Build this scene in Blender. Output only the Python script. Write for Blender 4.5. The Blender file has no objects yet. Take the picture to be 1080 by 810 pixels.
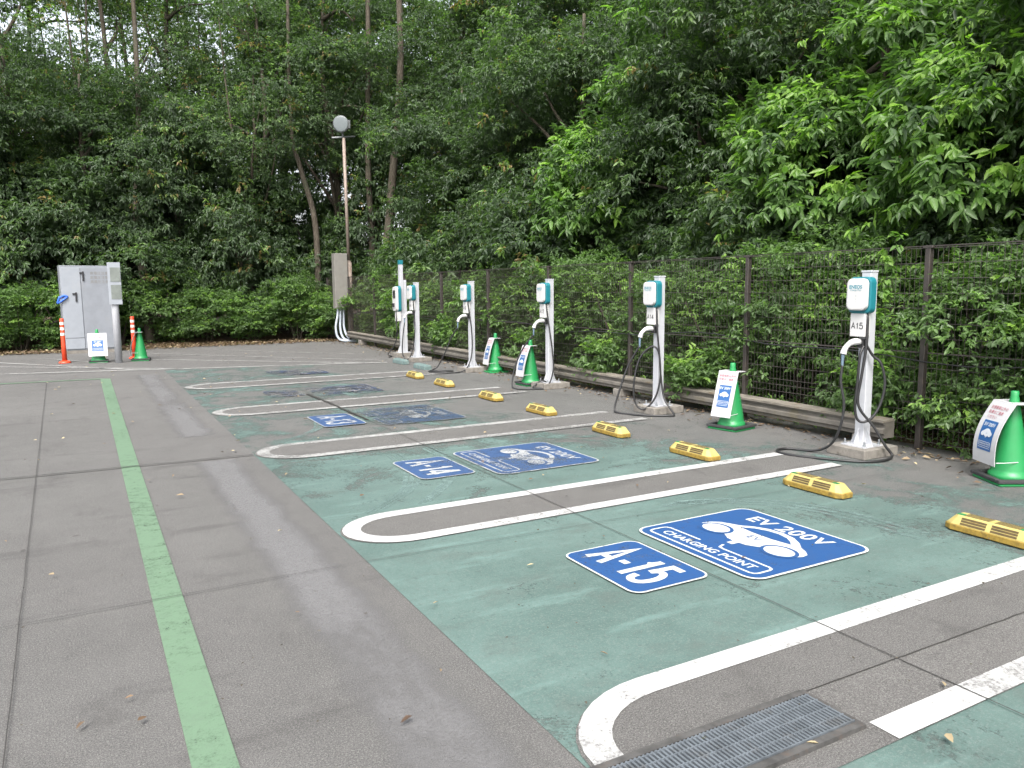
import bpy, math, random
import numpy as np
from mathutils import Vector, Matrix
R = math.radians
sc = bpy.context.scene
col = sc.collection
# ------------------------------------------------------------------ camera
cd = bpy.data.cameras.new('camera'); cam = bpy.data.objects.new('camera', cd); col.objects.link(cam)
yaw, pit, rol = R(28.9927), R(7.1098), R(-0.4554)
F = Vector((math.sin(yaw)*math.cos(pit), math.cos(yaw)*math.cos(pit), -math.sin(pit)))
Rv = Vector((math.cos(yaw), -math.sin(yaw), 0)); Uv = Rv.cross(F)
R2 = Rv*math.cos(rol)+Uv*math.sin(rol); U2 = -Rv*math.sin(rol)+Uv*math.cos(rol)
m = Matrix.Identity(4)
for i in range(3): m[i][0], m[i][1], m[i][2] = R2[i], U2[i], -F[i]
m.translation = Vector((0, 0, 1.6)); cam.matrix_world = m
cd.sensor_width = 36; cd.lens = 814.62/1080*36; cd.clip_end = 2000; cd.clip_start = .05
sc.camera = cam
# ------------------------------------------------------------------ sky, sun, exposure
SUN_EL, SUN_AZ = R(52), R(215)          # azimuth clockwise from +y
w = bpy.data.worlds.new('World'); sc.world = w; w.use_nodes = True
nt = w.node_tree; nt.nodes.clear()
sky = nt.nodes.new('ShaderNodeTexSky'); sky.sky_type = 'NISHITA'; sky.sun_disc = False
sky.sun_elevation = SUN_EL; sky.sun_rotation = SUN_AZ
sky.air_density = 1.0; sky.dust_density = 5.0; sky.ozone_density = 0.4
bg = nt.nodes.new('ShaderNodeBackground'); bg.inputs[1].default_value = 0.15
wo = nt.nodes.new('ShaderNodeOutputWorld')
hsv = nt.nodes.new('ShaderNodeHueSaturation'); hsv.inputs['Saturation'].default_value = .35      # thin overcast: a pale sky
nt.links.new(sky.outputs[0], hsv.inputs['Color']); nt.links.new(hsv.outputs[0], bg.inputs[0]); nt.links.new(bg.outputs[0], wo.inputs[0])
sl = bpy.data.lights.new('sun', 'SUN'); sl.energy = 1.0; sl.angle = R(18); sl.color = (1, .97, .92)
so = bpy.data.objects.new('sun', sl); col.objects.link(so)
sd = Vector((math.sin(SUN_AZ)*math.cos(SUN_EL), math.cos(SUN_AZ)*math.cos(SUN_EL), math.sin(SUN_EL)))
so.rotation_euler = sd.to_track_quat('Z', 'Y').to_euler(); so.location = (0, 0, 30)
sc.view_settings.view_transform = 'Standard'; sc.view_settings.look = 'None'
sc.view_settings.gamma = 1; sc.view_settings.use_curve_mapping = False
sc.view_settings.exposure = 1.72
sc.cycles.diffuse_bounces = 7

# ------------------------------------------------------------------ materials
class NT:
    def __init__(s, name):
        s.m = bpy.data.materials.new(name); s.m.use_nodes = True
        s.t = s.m.node_tree; s.t.nodes.clear(); s.out = s.n('ShaderNodeOutputMaterial')
        s.pos = None
    def n(s, k, **kw):
        n = s.t.nodes.new(k)
        for a, b in kw.items(): setattr(n, a, b)
        return n
    def l(s, a, b): s.t.links.new(a, b)
    def setv(s, inp, v):
        if hasattr(v, 'links') or hasattr(v, 'is_linked'): s.l(v, inp)
        else:
            if isinstance(v, tuple) and len(v) == 3 and len(inp.default_value) == 4: v = (*v, 1)
            inp.default_value = v
    def P(s):
        if s.pos is None: s.pos = s.n('ShaderNodeNewGeometry').outputs['Position']
        return s.pos
    def mapped(s, scale=(1, 1, 1), rot=(0, 0, 0)):
        mp = s.n('ShaderNodeMapping'); mp.inputs['Scale'].default_value = scale; mp.inputs['Rotation'].default_value = rot
        s.l(s.P(), mp.inputs[0]); return mp.outputs[0]
    def noise(s, sc_, det=4, rough=.55, vec=None, dist=0):
        n = s.n('ShaderNodeTexNoise'); n.inputs['Scale'].default_value = sc_; n.inputs['Detail'].default_value = det
        n.inputs['Roughness'].default_value = rough; n.inputs['Distortion'].default_value = dist
        s.l(vec if vec is not None else s.P(), n.inputs['Vector']); return n.outputs['Fac']
    def ramp(s, f, a, b, va=0., vb=1.):
        r = s.n('ShaderNodeMapRange'); r.interpolation_type = 'SMOOTHSTEP'; s.l(f, r.inputs[0])
        for i, v in enumerate((a, b, va, vb)): r.inputs[i+1].default_value = v
        return r.outputs[0]
    def mix(s, f, a, b, mode='MIX'):
        x = s.n('ShaderNodeMix', data_type='RGBA', blend_type=mode)
        s.setv(x.inputs[0], f); s.setv(x.inputs[6], a); s.setv(x.inputs[7], b); return x.outputs[2]
    def math(s, op, a, b=0.):
        x = s.n('ShaderNodeMath', operation=op); s.setv(x.inputs[0], a); s.setv(x.inputs[1], b); return x.outputs[0]
    def xyz(s):
        x = s.n('ShaderNodeSeparateXYZ'); s.l(s.P(), x.inputs[0]); return x.outputs
    def bsdf(s, color, rough=.6, metal=0., height=None, hs=.1, dist=.01, alpha=None, spec=.5):
        b = s.n('ShaderNodeBsdfPrincipled'); s.setv(b.inputs['Base Color'], color); s.setv(b.inputs['Roughness'], rough)
        b.inputs['Metallic'].default_value = metal; b.inputs['Specular IOR Level'].default_value = spec
        if height is not None:
            bp = s.n('ShaderNodeBump'); bp.inputs['Strength'].default_value = hs; bp.inputs['Distance'].default_value = dist
            s.l(height, bp.inputs['Height']); s.l(bp.outputs[0], b.inputs['Normal'])
        if alpha is None: s.l(b.outputs[0], s.out.inputs[0])
        else:
            tr = s.n('ShaderNodeBsdfTransparent'); mx = s.n('ShaderNodeMixShader')
            s.l(alpha, mx.inputs[0]); s.l(tr.outputs[0], mx.inputs[1]); s.l(b.outputs[0], mx.inputs[2]); s.l(mx.outputs[0], s.out.inputs[0])
        return s.m

def asphalt_color(k, base=(.092, .090, .087)):
    big = k.noise(.55, 7, .7); mid = k.noise(3.2, 5, .65); fine = k.noise(125, 4, .85); grit = k.noise(230, 3, .8)
    c = k.mix(k.ramp(big, .3, .7), tuple(v*.80 for v in base), tuple(v*1.12 for v in base))
    c = k.mix(k.ramp(mid, .35, .75, 0, .45), c, tuple(v*.70 for v in base))
    c = k.mix(k.ramp(k.noise(11, 6, .8), .50, .68, 0, .35), c, (.135, .131, .124))
    c = k.mix(k.ramp(fine, .47, .60, 0, .65), c, (.21, .205, .195))
    c = k.mix(k.ramp(grit, .41, .50, .75, 0), c, (.026, .025, .024))
    wn = k.noise(420, 2, .8); c = k.mix(k.ramp(wn, .55, .68, 0, .6), c, (.24, .235, .23))
    dk = k.noise(2.1, 6, .75, k.mapped((1, .6, 1), (0, 0, .4))); c = k.mix(k.ramp(dk, .54, .7, 0, .45), c, (.052, .050, .048))
    st = k.noise(1.3, 4, .6, k.mapped((.5, 2.2, 1)))
    c = k.mix(k.ramp(st, .56, .72, 0, .4), c, (.045, .043, .042))
    spots = k.noise(5.5, 2, .5); c = k.mix(k.ramp(spots, .74, .77, 0, .6), c, (.045, .042, .04))
    return c, fine
def M_asphalt(name, base=(.092, .090, .087)):
    k = NT(name); c, f = asphalt_color(k, base); return k.bsdf(c, .9, height=f, hs=.9, dist=.005, spec=.25)

def wearmask(k, wear, scale=9, soft=.12, long=True):
    a = k.noise(scale, 6, .72); b = k.noise(scale*9, 3, .65); c = k.noise(.9, 3, .5)
    s = k.math('ADD', k.math('MULTIPLY', a, .5), k.math('ADD', k.math('MULTIPLY', b, .3), k.math('MULTIPLY', c, .35)))
    return k.ramp(s, .38+wear*.4-soft, .38+wear*.4+soft)
def M_paint(name, color, wear=.2, dirt=.35, scale=9, soft=.1, rough=.6):
    k = NT(name); a = wearmask(k, wear, scale, soft)
    n = k.noise(14, 5, .65); f = k.noise(110, 2, .6)
    c = k.mix(k.ramp(n, .45, .75, 0, dirt), color, tuple(v*.45+.03 for v in color))
    c = k.mix(k.ramp(f, .45, .7, 0, dirt*.8), c, tuple(v*.55+.04 for v in color))
    return k.bsdf(c, rough, height=f, hs=.3, dist=.003, alpha=a, spec=.3)

MAT = {}
MAT['asphalt'] = M_asphalt('asphalt')
MAT['island'] = M_asphalt('asphalt_island', (.090, .087, .083))
MAT['strip'] = M_asphalt('trench_fill', (.105, .101, .096))
def m_green():
    k = NT('green_bay_paint'); x = k.xyz()
    n = k.noise(1.1, 6, .66); st = k.noise(2.2, 5, .65, k.mapped((.5, 2.6, 1), (0, 0, R(28)))); f = k.noise(120, 3, .65); g = k.noise(26, 4, .7)
    c = k.mix(k.ramp(n, .3, .72), (.066, .108, .097), (.096, .150, .136))
    c = k.mix(k.ramp(st, .52, .74, 0, .55), c, (.14, .225, .205))
    c = k.mix(k.ramp(g, .5, .8, 0, .5), c, (.045, .060, .056))
    c = k.mix(k.ramp(f, .48, .72, 0, .38), c, (.20, .215, .20))
    md = k.noise(1.7, 5, .7, k.mapped((1, 1.6, 1), (0, 0, .5))); c = k.mix(k.ramp(md, .5, .72, 0, .5), c, (.075, .09, .082))
    w2 = k.noise(300, 2, .7); c = k.mix(k.ramp(w2, .52, .66, 0, .5), c, (.045, .06, .055))
    # wear: the paint has gone where tyres turn and towards the wheel stops, and on the far bays
    s = k.math('ADD', k.math('MULTIPLY', k.noise(1.6, 6, .7, dist=.6), .62), k.math('ADD', k.math('MULTIPLY', k.noise(34, 4, .7), .22), k.math('MULTIPLY', f, .1)))
    # fewer flakes left towards the fence and in the far bays
    thrx = k.ramp(x[0], 3.6, 6.3, .0, .17); thry = k.ramp(x[1], 4.5, 9.0, 0., .145)
    thr = k.math('ADD', k.math('ADD', thrx, thry), .345)
    d = k.math('SUBTRACT', s, thr)
    a = k.ramp(d, -.06, .07, .04, .93)
    return k.bsdf(c, .8, height=f, hs=.5, dist=.003, alpha=a, spec=.25)
MAT['green'] = m_green()
MAT['white_line'] = M_paint('white_line_paint', (.39, .39, .382), .26, .3, 7, .13)
MAT['white_line_worn'] = M_paint('white_line_paint_worn', (.34, .34, .33), .38, .5, 6, .2)
MAT['white_line_faint'] = M_paint('white_line_paint_faint', (.27, .27, .26), .46, .5, 6, .2)
MAT['green_line'] = M_paint('light_green_line_paint', (.100, .162, .104), .16, .35, 12, .16)
MAT['joint'] = M_paint('joint_sealant', (.028, .026, .024), .10, .3, 8, .14)
def m_strip():
    k = NT('worn_light_strip'); x = k.xyz()
    wob = k.math('MULTIPLY', k.math('SUBTRACT', k.noise(2.3, 5, .7), .5), .22)
    d = k.math('ABSOLUTE', k.math('ADD', k.math('SUBTRACT', x[0], 1.02), wob)); edge = k.ramp(d, .07, .24, 1, 0)
    n = k.ramp(k.noise(1.2, 5, .7, k.mapped((1, .45, 1))), .20, .52); f = k.ramp(k.noise(70, 3, .7), .3, .6, .6, 1)
    a = k.math('MULTIPLY', k.math('MULTIPLY', edge, f), k.math('MULTIPLY', n, .85))
    return k.bsdf((.138, .137, .138), .85, alpha=a, spec=.3)
MAT['scuff'] = m_strip()
MAT['dark_strip'] = M_paint('dark_strip', (.085, .076, .070), .38, .3, 1.2, .3, .9)
MAT['m_white0'] = M_paint('marking_white', (.42, .43, .42), .12, .15, 9, .1)
MAT['m_blue0'] = M_paint('marking_blue', (.012, .055, .165), .12, .25, 9, .1)
MAT['m_white1'] = M_paint('marking_white_scuffed', (.34, .35, .35), .34, .3, 6, .12)
MAT['m_blue1'] = M_paint('marking_blue_scuffed', (.028, .065, .155), .28, .4, 6, .12)
MAT['m_white2'] = M_paint('marking_white_worn', (.22, .23, .23), .50, .4, 5, .1)
MAT['m_blue2'] = M_paint('marking_blue_worn', (.03, .055, .10), .47, .4, 5, .1)
MAT['m_white3'] = M_paint('marking_white_gone', (.2, .2, .2), .60, .4, 5, .08)
MAT['m_blue3'] = M_paint('marking_blue_gone', (.035, .05, .09), .56, .4, 5, .08)

def M_solid(name, color, rough=.5, metal=0., var=.12, scale=20, spot=None, spotamt=.3, bump=0.05, spec=.5):
    k = NT(name); n = k.noise(scale, 4, .6); c = k.mix(k.ramp(n, .3, .75), color, tuple(v*(1-var) for v in color))
    if spot:
        n2 = k.noise(scale*.6, 5, .7); c = k.mix(k.ramp(n2, .52, .72, 0, spotamt), c, spot)
    return k.bsdf(c, rough, metal, height=n, hs=bump, dist=.005, spec=spec)
MAT['post_white'] = M_solid('white_post_steel', (.38, .39, .415), .42, var=.08, spot=(.45, .46, .46), spotamt=.2)
MAT['shell_white'] = M_solid('white_shell_plastic', (.46, .46, .455), .32, var=.04)
MAT['teal'] = M_solid('teal_plastic', (.012, .14, .17), .38, var=.1)
MAT['black_text'] = M_solid('black_lettering', (.02, .02, .022), .5)
MAT['teal_text'] = M_solid('teal_lettering', (.02, .19, .25), .5)
MAT['cable'] = M_solid('cable_rubber', (.016, .016, .017), .48, var=.2)
MAT['dark_plastic'] = M_solid('dark_plastic', (.02, .02, .022), .4)
MAT['blue_grey'] = M_solid('blue_grey_cable', (.10, .15, .2), .5)
MAT['concrete'] = M_solid('concrete_block', (.19, .175, .155), .9, var=.35, scale=18, spot=(.09, .085, .07), spotamt=.8, bump=.5)
MAT['concrete_green'] = M_solid('painted_concrete', (.10, .15, .145), .85, var=.3, scale=22, spot=(.25, .25, .22), spotamt=.7, bump=.4)
MAT['bolt'] = M_solid('galvanised_bolt', (.32, .34, .36), .4, .7)
MAT['yellow'] = M_solid('yellow_plastic', (.37, .305, .10), .6, var=.15, scale=26, spot=(.30, .17, .03), spotamt=.55, bump=.2)
MAT['yellow_dirty'] = M_solid('dirty_yellow_plastic', (.25, .165, .025), .7, var=.4, scale=40, spot=(.07, .045, .015), spotamt=.9, bump=.3)
MAT['groove'] = M_solid('groove_dark_brown', (.07, .045, .012), .8, var=.4)  # dark brown strips laid flat on the yellow body to draw its grooves
MAT['reflector_green'] = M_solid('green_reflector', (.03, .20, .08), .25)
MAT['cone_green'] = M_solid('green_cone_pvc', (.016, .21, .062), .42, var=.14, scale=9, spot=(.02, .2, .06), spotamt=.5)
MAT['weight_black'] = M_solid('rubber_weight', (.03, .03, .032), .75, var=.3, bump=.3)
MAT['sheet'] = M_solid('white_laminate', (.42, .42, .43), .35, var=.05)
MAT['sheet_grey'] = M_solid('grey_laminate_back', (.42, .44, .43), .45, var=.1)
MAT['sign_blue'] = M_solid('sign_blue', (.018, .085, .24), .35, var=.08)
MAT['sign_white'] = M_solid('sign_white', (.46, .48, .51), .35, var=.03)
MAT['sign_red'] = M_solid('sign_red', (.30, .03, .06), .4)
MAT['orange'] = M_solid('orange_bollard', (.55, .055, .018), .4, var=.12)
MAT['reflective'] = M_solid('reflective_band', (.62, .60, .56), .3, var=.1)
MAT['cabinet'] = M_solid('grey_cabinet_steel', (.21, .225, .25), .42, .1, var=.12, scale=5, spot=(.25, .25, .25), spotamt=.25)
MAT['cabinet_door'] = M_solid('pale_cabinet_steel', (.26, .28, .31), .42, .1, var=.1, scale=5, spot=(.3, .3, .29), spotamt=.25)
MAT['grey_panel'] = M_solid('grey_green_panel', (.16, .18, .165), .5, var=.3, scale=6)
MAT['lamp_pole'] = M_solid('rusty_pole', (.24, .195, .165), .6, .2, var=.25, scale=12, spot=(.20, .10, .055), spotamt=.6)
MAT['box_grey'] = M_solid('beige_grey_box', (.17, .163, .148), .6, .1, var=.15, scale=8, spot=(.17, .15, .12), spotamt=.4)
MAT['conduit'] = M_solid('grey_conduit', (.33, .37, .42), .5)
MAT['lamp_metal'] = M_solid('lamp_metal', (.16, .17, .17), .45, .5, var=.25)
MAT['fence'] = M_solid('dark_brown_steel', (.050, .043, .039), .5, .2, var=.35, scale=14, spot=(.09, .065, .05), spotamt=.5)
MAT['wire'] = M_solid('dark_brown_wire', (.075, .066, .06), .45, .3)
MAT['rail'] = M_solid('weathered_rail', (.15, .138, .12), .75, .1, var=.4, scale=7, spot=(.11, .095, .06), spotamt=.8, bump=.3)
MAT['rail_top'] = M_solid('weathered_rail_top', (.18, .162, .135), .8, .0, var=.4, scale=6, spot=(.12, .085, .045), spotamt=.8, bump=.3)
MAT['grate'] = M_solid('galvanised_grating', (.15, .17, .19), .45, .35, var=.35, scale=18, spot=(.10, .09, .08), spotamt=.5)
MAT['rust'] = M_solid('rusty_frame', (.075, .073, .070), .8, .2, var=.5, scale=18, spot=(.09, .055, .035), spotamt=.4, bump=.3)
MAT['pit'] = M_solid('drain_pit', (.05, .05, .048), .9)
MAT['blue_tie'] = M_solid('blue_tie', (.03, .12, .55), .5)
def m_glass():
    k = NT('lamp_glass'); return k.bsdf((.13, .15, .155), .45, spec=.4)
MAT['lamp_glass'] = m_glass()
def m_soil():
    k = NT('forest_soil'); n = k.noise(2.5, 6, .7); f = k.noise(40, 4, .7)
    c = k.mix(k.ramp(n, .35, .7), (.06, .042, .026), (.11, .08, .05)); c = k.mix(k.ramp(f, .45, .7, 0, .7), c, (.17, .12, .075))
    return k.bsdf(c, .95, height=f, hs=.8, dist=.03, spec=.1)
MAT['soil'] = m_soil()
def m_bark():
    k = NT('bark'); n = k.noise(6, 6, .7, k.mapped((4, 4, .7))); g = k.noise(3, 4, .6)
    c = k.mix(k.ramp(n, .35, .7), (.045, .037, .028), (.095, .082, .064)); c = k.mix(k.ramp(g, .5, .7, 0, .6), c, (.05, .06, .035))
    return k.bsdf(c, .9, height=n, hs=.8, dist=.03, spec=.2)
MAT['bark'] = m_bark()
def m_leaf(name, stops, rough=.45, trans=.42):
    k = NT(name); at = k.n('ShaderNodeAttribute'); at.attribute_name = 'tone'
    cr = k.n('ShaderNodeValToRGB'); k.l(at.outputs['Fac'], cr.inputs[0]); e = cr.color_ramp.elements
    while len(e) < len(stops): e.new(.5)
    for i, (p, c) in enumerate(stops): e[i].position = p; e[i].color = (*c, 1)
    b = k.n('ShaderNodeBsdfPrincipled'); k.l(cr.outputs[0], b.inputs['Base Color']); b.inputs['Roughness'].default_value = rough
    b.inputs['Specular IOR Level'].default_value = .45
    t = k.n('ShaderNodeBsdfTranslucent')
    tc = k.mix(1., cr.outputs[0], (1.5, 1.9, .7), 'MULTIPLY'); k.l(tc, t.inputs[0])
    mx = k.n('ShaderNodeMixShader'); mx.inputs[0].default_value = trans
    k.l(b.outputs[0], mx.inputs[1]); k.l(t.outputs[0], mx.inputs[2]); k.l(mx.outputs[0], k.out.inputs[0]); return k.m
GSTOPS = [(0, (.036, .058, .030)), (.35, (.054, .088, .042)), (.65, (.080, .130, .048)), (.97, (.13, .22, .052)), (1, (.20, .15, .06))]
MAT['leaf'] = m_leaf('evergreen_leaves', GSTOPS)
MAT['leaf_bright'] = m_leaf('bright_leaves', [(0, (.044, .078, .034)), (.35, (.070, .122, .044)), (.7, (.108, .20, .048)), (1, (.17, .29, .05))])
MAT['leaf_shrub'] = m_leaf('shrub_leaves', [(0, (.050, .082, .036)), (.35, (.080, .132, .050)), (.7, (.115, .20, .055)), (1, (.18, .29, .06))])
MAT['leaf_dry'] = m_leaf('dry_leaves', [(0, (.06, .036, .022)), (.5, (.13, .085, .052)), (1, (.36, .30, .18))], .7, .1)

# ------------------------------------------------------------------ object helpers
def tag(o, label=None, cat=None, group=None, kind=None):
    if label: o['label'] = label
    if cat: o['category'] = cat
    if group: o['group'] = group
    if kind: o['kind'] = kind
    return o
def empty(name, loc=(0, 0, 0), rz=0., label=None, cat=None, group=None):
    o = bpy.data.objects.new(name, None); col.objects.link(o); o.location = loc; o.rotation_euler = (0, 0, rz)
    o.empty_display_size = .1
    return tag(o, label, cat, group)
class MB:
    """collects shapes and links them as one mesh object"""
    def __init__(s): s.v = []; s.f = []; s.sm = []
    def add(s, vs, fs, smooth=False, M=None):
        b = len(s.v)
        for v in vs:
            v = Vector(v); s.v.append(tuple(M @ v) if M is not None else tuple(v))
        for f in fs: s.f.append(tuple(i+b for i in f)); s.sm.append(smooth)
        return s
    def box(s, x0, x1, y0, y1, z0, z1, ch=0., M=None):
        if ch <= 0:
            vs = [(x, y, z) for z in (z0, z1) for x, y in ((x0, y0), (x1, y0), (x1, y1), (x0, y1))]
            return s.add(vs, [(0, 3, 2, 1), (4, 5, 6, 7), (0, 1, 5, 4), (1, 2, 6, 5), (2, 3, 7, 6), (3, 0, 4, 7)], M=M)
        # chamfered in plan and at the top and bottom rims
        def ring(i, z): 
            c = ch
            return [(x0+c+i, y0+i, z), (x1-c-i, y0+i, z), (x1-i, y0+c+i, z), (x1-i, y1-c-i, z), (x1-c-i, y1-i, z), (x0+c+i, y1-i, z), (x0+i, y1-c-i, z), (x0+i, y0+c+i, z)]
        rs = [ring(ch*.7, z0), ring(0, z0+ch*.7), ring(0, z1-ch*.7), ring(ch*.7, z1)]
        return s.loft(rs, M=M)
    def loft(s, rings, cap=True, closed=True, smooth=False, M=None):
        n = len(rings[0]); vs = [v for r in rings for v in r]; fs = []
        for k in range(len(rings)-1):
            for i in range(n if closed else n-1):
                j = (i+1) % n; fs.append((k*n+i, k*n+j, (k+1)*n+j, (k+1)*n+i))
        if cap and closed: fs.append(tuple(range(n-1, -1, -1))); fs.append(tuple((len(rings)-1)*n+i for i in range(n)))
        return s.add(vs, fs, smooth, M)
    def lathe(s, prof, n=24, M=None, smooth=True, cap=True):
        rings = [[(r*math.cos(2*math.pi*i/n), r*math.sin(2*math.pi*i/n), z) for i in range(n)] for r, z in prof]
        return s.loft(rings, cap, True, smooth, M)
    def tube(s, pts, rad, n=8, smooth=True, M=None, cap=True):
        pts = [Vector(p) for p in pts]; m_ = len(pts)
        rr = rad if isinstance(rad, (list, tuple)) else [rad]*m_
        rings = []; up = Vector((.13, .27, .95)).normalized(); prev = None
        for i, p in enumerate(pts):
            t = (pts[min(i+1, m_-1)]-pts[max(i-1, 0)]); t = t.normalized() if t.length > 1e-9 else Vector((0, 0, 1))
            a = (prev if prev is not None else up); a = a - t*a.dot(t)
            if a.length < 1e-4: a = t.orthogonal()
            a.normalize(); prev = a; b = t.cross(a)
            rings.append([tuple(p+(a*math.cos(2*math.pi*k/n)+b*math.sin(2*math.pi*k/n))*rr[i]) for k in range(n)])
        return s.loft(rings, cap, True, smooth, M)
    def sheet(s, poly, z=0., M=None):
        return s.add([(x, y, z) for x, y in poly], [tuple(range(len(poly)))], M=M)
    def ribbon(s, pts, w, z=0., closed=False, M=None):
        n = len(pts); L = []; Rr = []
        for i in range(n):
            a = Vector(pts[(i-1) % n] if closed else pts[max(i-1, 0)]); b = Vector(pts[(i+1) % n] if closed else pts[min(i+1, n-1)])
            p = Vector(pts[i]); 
            d0 = (p-a); d1 = (b-p)
            d0 = d0.normalized() if d0.length > 1e-9 else d1.normalized(); d1 = d1.normalized() if d1.length > 1e-9 else d0
            d = (d0+d1).normalized(); nn = Vector((-d.y, d.x)); c = max(.4, nn.dot(Vector((-d0.y, d0.x))))
            L.append(p+nn*w/2/c); Rr.append(p-nn*w/2/c)
        vs = [(q.x, q.y, z) for q in L]+[(q.x, q.y, z) for q in Rr]
        fs = [(n+i, n+(i+1) % n, (i+1) % n, i) for i in range(n if closed else n-1)]
        return s.add(vs, fs, M=M)
    def text(s, body, size, M, space=1.0, bold=0.):
        c = bpy.data.curves.new('txt', 'FONT'); c.body = body; c.size = size; c.align_x = 'CENTER'; c.align_y = 'CENTER'
        c.space_character = space; c.resolution_u = 3; c.offset = bold
        o = bpy.data.objects.new('txt', c); col.objects.link(o)
        dg = bpy.context.evaluated_depsgraph_get(); me = bpy.data.meshes.new_from_object(o.evaluated_get(dg))
        vs = [v.co.copy() for v in me.vertices]; fs = [tuple(p.vertices) for p in me.polygons]
        bpy.data.objects.remove(o); bpy.data.curves.remove(c); bpy.data.meshes.remove(me)
        return s.add(vs, fs, M=M)
    def build(s, name, mat, parent=None, bevel=0.):
        me = bpy.data.meshes.new(name); me.from_pydata(s.v, [], s.f); me.materials.append(MAT[mat])
        me.polygons.foreach_set('use_smooth', s.sm); me.update()
        o = bpy.data.objects.new(name, me); col.objects.link(o)
        if parent: o.parent = parent
        if bevel:
            b = o.modifiers.new('bevel', 'BEVEL'); b.width = bevel; b.segments = 2; b.limit_method = 'ANGLE'; b.angle_limit = R(40)
        return o
def struct(o): o['kind'] = 'structure'; return o
def kids(o): return [c for c in bpy.data.objects if c.parent == o]
def copy_tree(o, parent=None):
    c = o.copy(); col.objects.link(c)
    if parent: c.parent = parent
    for ch in kids(o): copy_tree(ch, c)
    return c
def spline(pts, n=8):
    pts = [Vector(p) for p in pts]; out = []
    for i in range(len(pts)-1):
        p0 = pts[max(i-1, 0)]; p1 = pts[i]; p2 = pts[i+1]; p3 = pts[min(i+2, len(pts)-1)]
        for k in range(n):
            t = k/n; out.append(.5*((2*p1)+(p2-p0)*t+(2*p0-5*p1+4*p2-p3)*t*t+(3*p1-p0-3*p2+p3)*t**3))
    out.append(pts[-1]); return out
def rrect(w, h, r, n=6):
    o = []
    for cx, cy, a in ((w/2-r, h/2-r, 0), (-w/2+r, h/2-r, 90), (-w/2+r, -h/2+r, 180), (w/2-r, -h/2+r, 270)):
        for k in range(n+1):
            t = R(a+90*k/n); o.append((cx+r*math.cos(t), cy+r*math.sin(t)))
    return o
rnd = random.Random(7)

# ------------------------------------------------------------------ ground
g = MB(); g.sheet([(-60, -40), (7.25, -40), (7.25, 24.0), (-60, 24.0)], 0); struct(g.build('parking_lot_ground', 'asphalt'))
# forest floor, one sheet to the horizon, a slight rise beyond the fence and the back edge
def floor():
    nx, ny = 90, 90; xs = np.linspace(-300, 320, nx); ys = np.linspace(-200, 400, ny)
    xs = np.sort(np.r_[xs, np.linspace(7.1, 30, 60), np.linspace(-12, 7, 40)]); ys = np.sort(np.r_[ys, np.linspace(-2, 40, 90)])
    X, Y = np.meshgrid(xs, ys); d = np.maximum(X-7.4, Y-24.2)
    Z = -.05+np.clip(d, 0, 6)*.06+.05*np.sin(X*1.7)*np.cos(Y*1.3)*(d > 0)
    vs = np.c_[X.ravel(), Y.ravel(), Z.ravel()]; n = len(xs)
    fs = [(j*n+i, j*n+i+1, (j+1)*n+i+1, (j+1)*n+i) for j in range(len(ys)-1) for i in range(n-1)]
    b = MB(); b.v = [tuple(v) for v in vs]; b.f = fs; b.sm = [True]*len(fs); struct(b.build('forest_floor_ground', 'soil'))
floor()

# green painted area, A16 bay to A11 bay
b = MB(); b.sheet([(1.375, -6), (6.35, -6), (6.35, 15.75), (1.375, 16.95)], .004); struct(b.build('green_bay_floor', 'green'))
# worn light strip and dark seam strip in the drive lane
b = MB(); b.sheet([(.68, -3), (1.36, -3), (1.36, 7.6), (.68, 7.6)], .004); b.sheet([(.68, 9.0), (1.36, 9.0), (1.36, 16.2), (.68, 16.2)], .004); struct(b.build('worn_lane_strip', 'scuff'))
b = MB(); b.sheet([(.14*1.6, -6), (.222*1.6, -6), (.236*1.6, 15.86), (.136*1.6, 15.95)], .006)
def wavy_line(x0, y0, x1, y1, wd, z, mat, name, seg=24, amp=.004):
    d = Vector((x1-x0, y1-y0)); n = Vector((-d.y, d.x)).normalized()
    pts = [(x0+d.x*i/seg+n.x*rnd.uniform(-amp, amp), y0+d.y*i/seg+n.y*rnd.uniform(-amp, amp)) for i in range(seg+1)]
    b_ = MB(); b_.ribbon(pts, wd, z); return struct(b_.build(name, mat))
struct(b.build('green_lane_line', 'green_line'))
wavy_line(.236, 15.9, -9, 16.6, .12, .007, 'green_line', 'green_lane_line')
MAT['tyre_scuff'] = M_paint('tyre_scuff_teal', (.12, .18, .168), .50, .3, 11, .16, .9)
def scuff(pts, wd):
    p = spline([(x, y, 0) for x, y in pts], 8); b_ = MB()
    for o_ in (-wd*.9, 0, wd*.9): b_.ribbon([(q.x+o_, q.y+o_*.2) for q in p], wd*.6, .0062)
    struct(b_.build('tyre_scuff', 'tyre_scuff'))
scuff([(1.75, 4.98+.25), (2.2, 5.7), (2.45, 6.3), (2.55, 6.95)], .07)
scuff([(2.15, 5.25), (2.6, 5.8), (2.9, 6.5), (2.95, 7.1)], .05)
scuff([(3.7, 4.3), (4.2, 4.1), (4.55, 3.6), (4.6, 2.9)], .08)
scuff([(1.9, 8.3), (2.3, 8.8), (2.5, 9.6)], .05)
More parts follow.
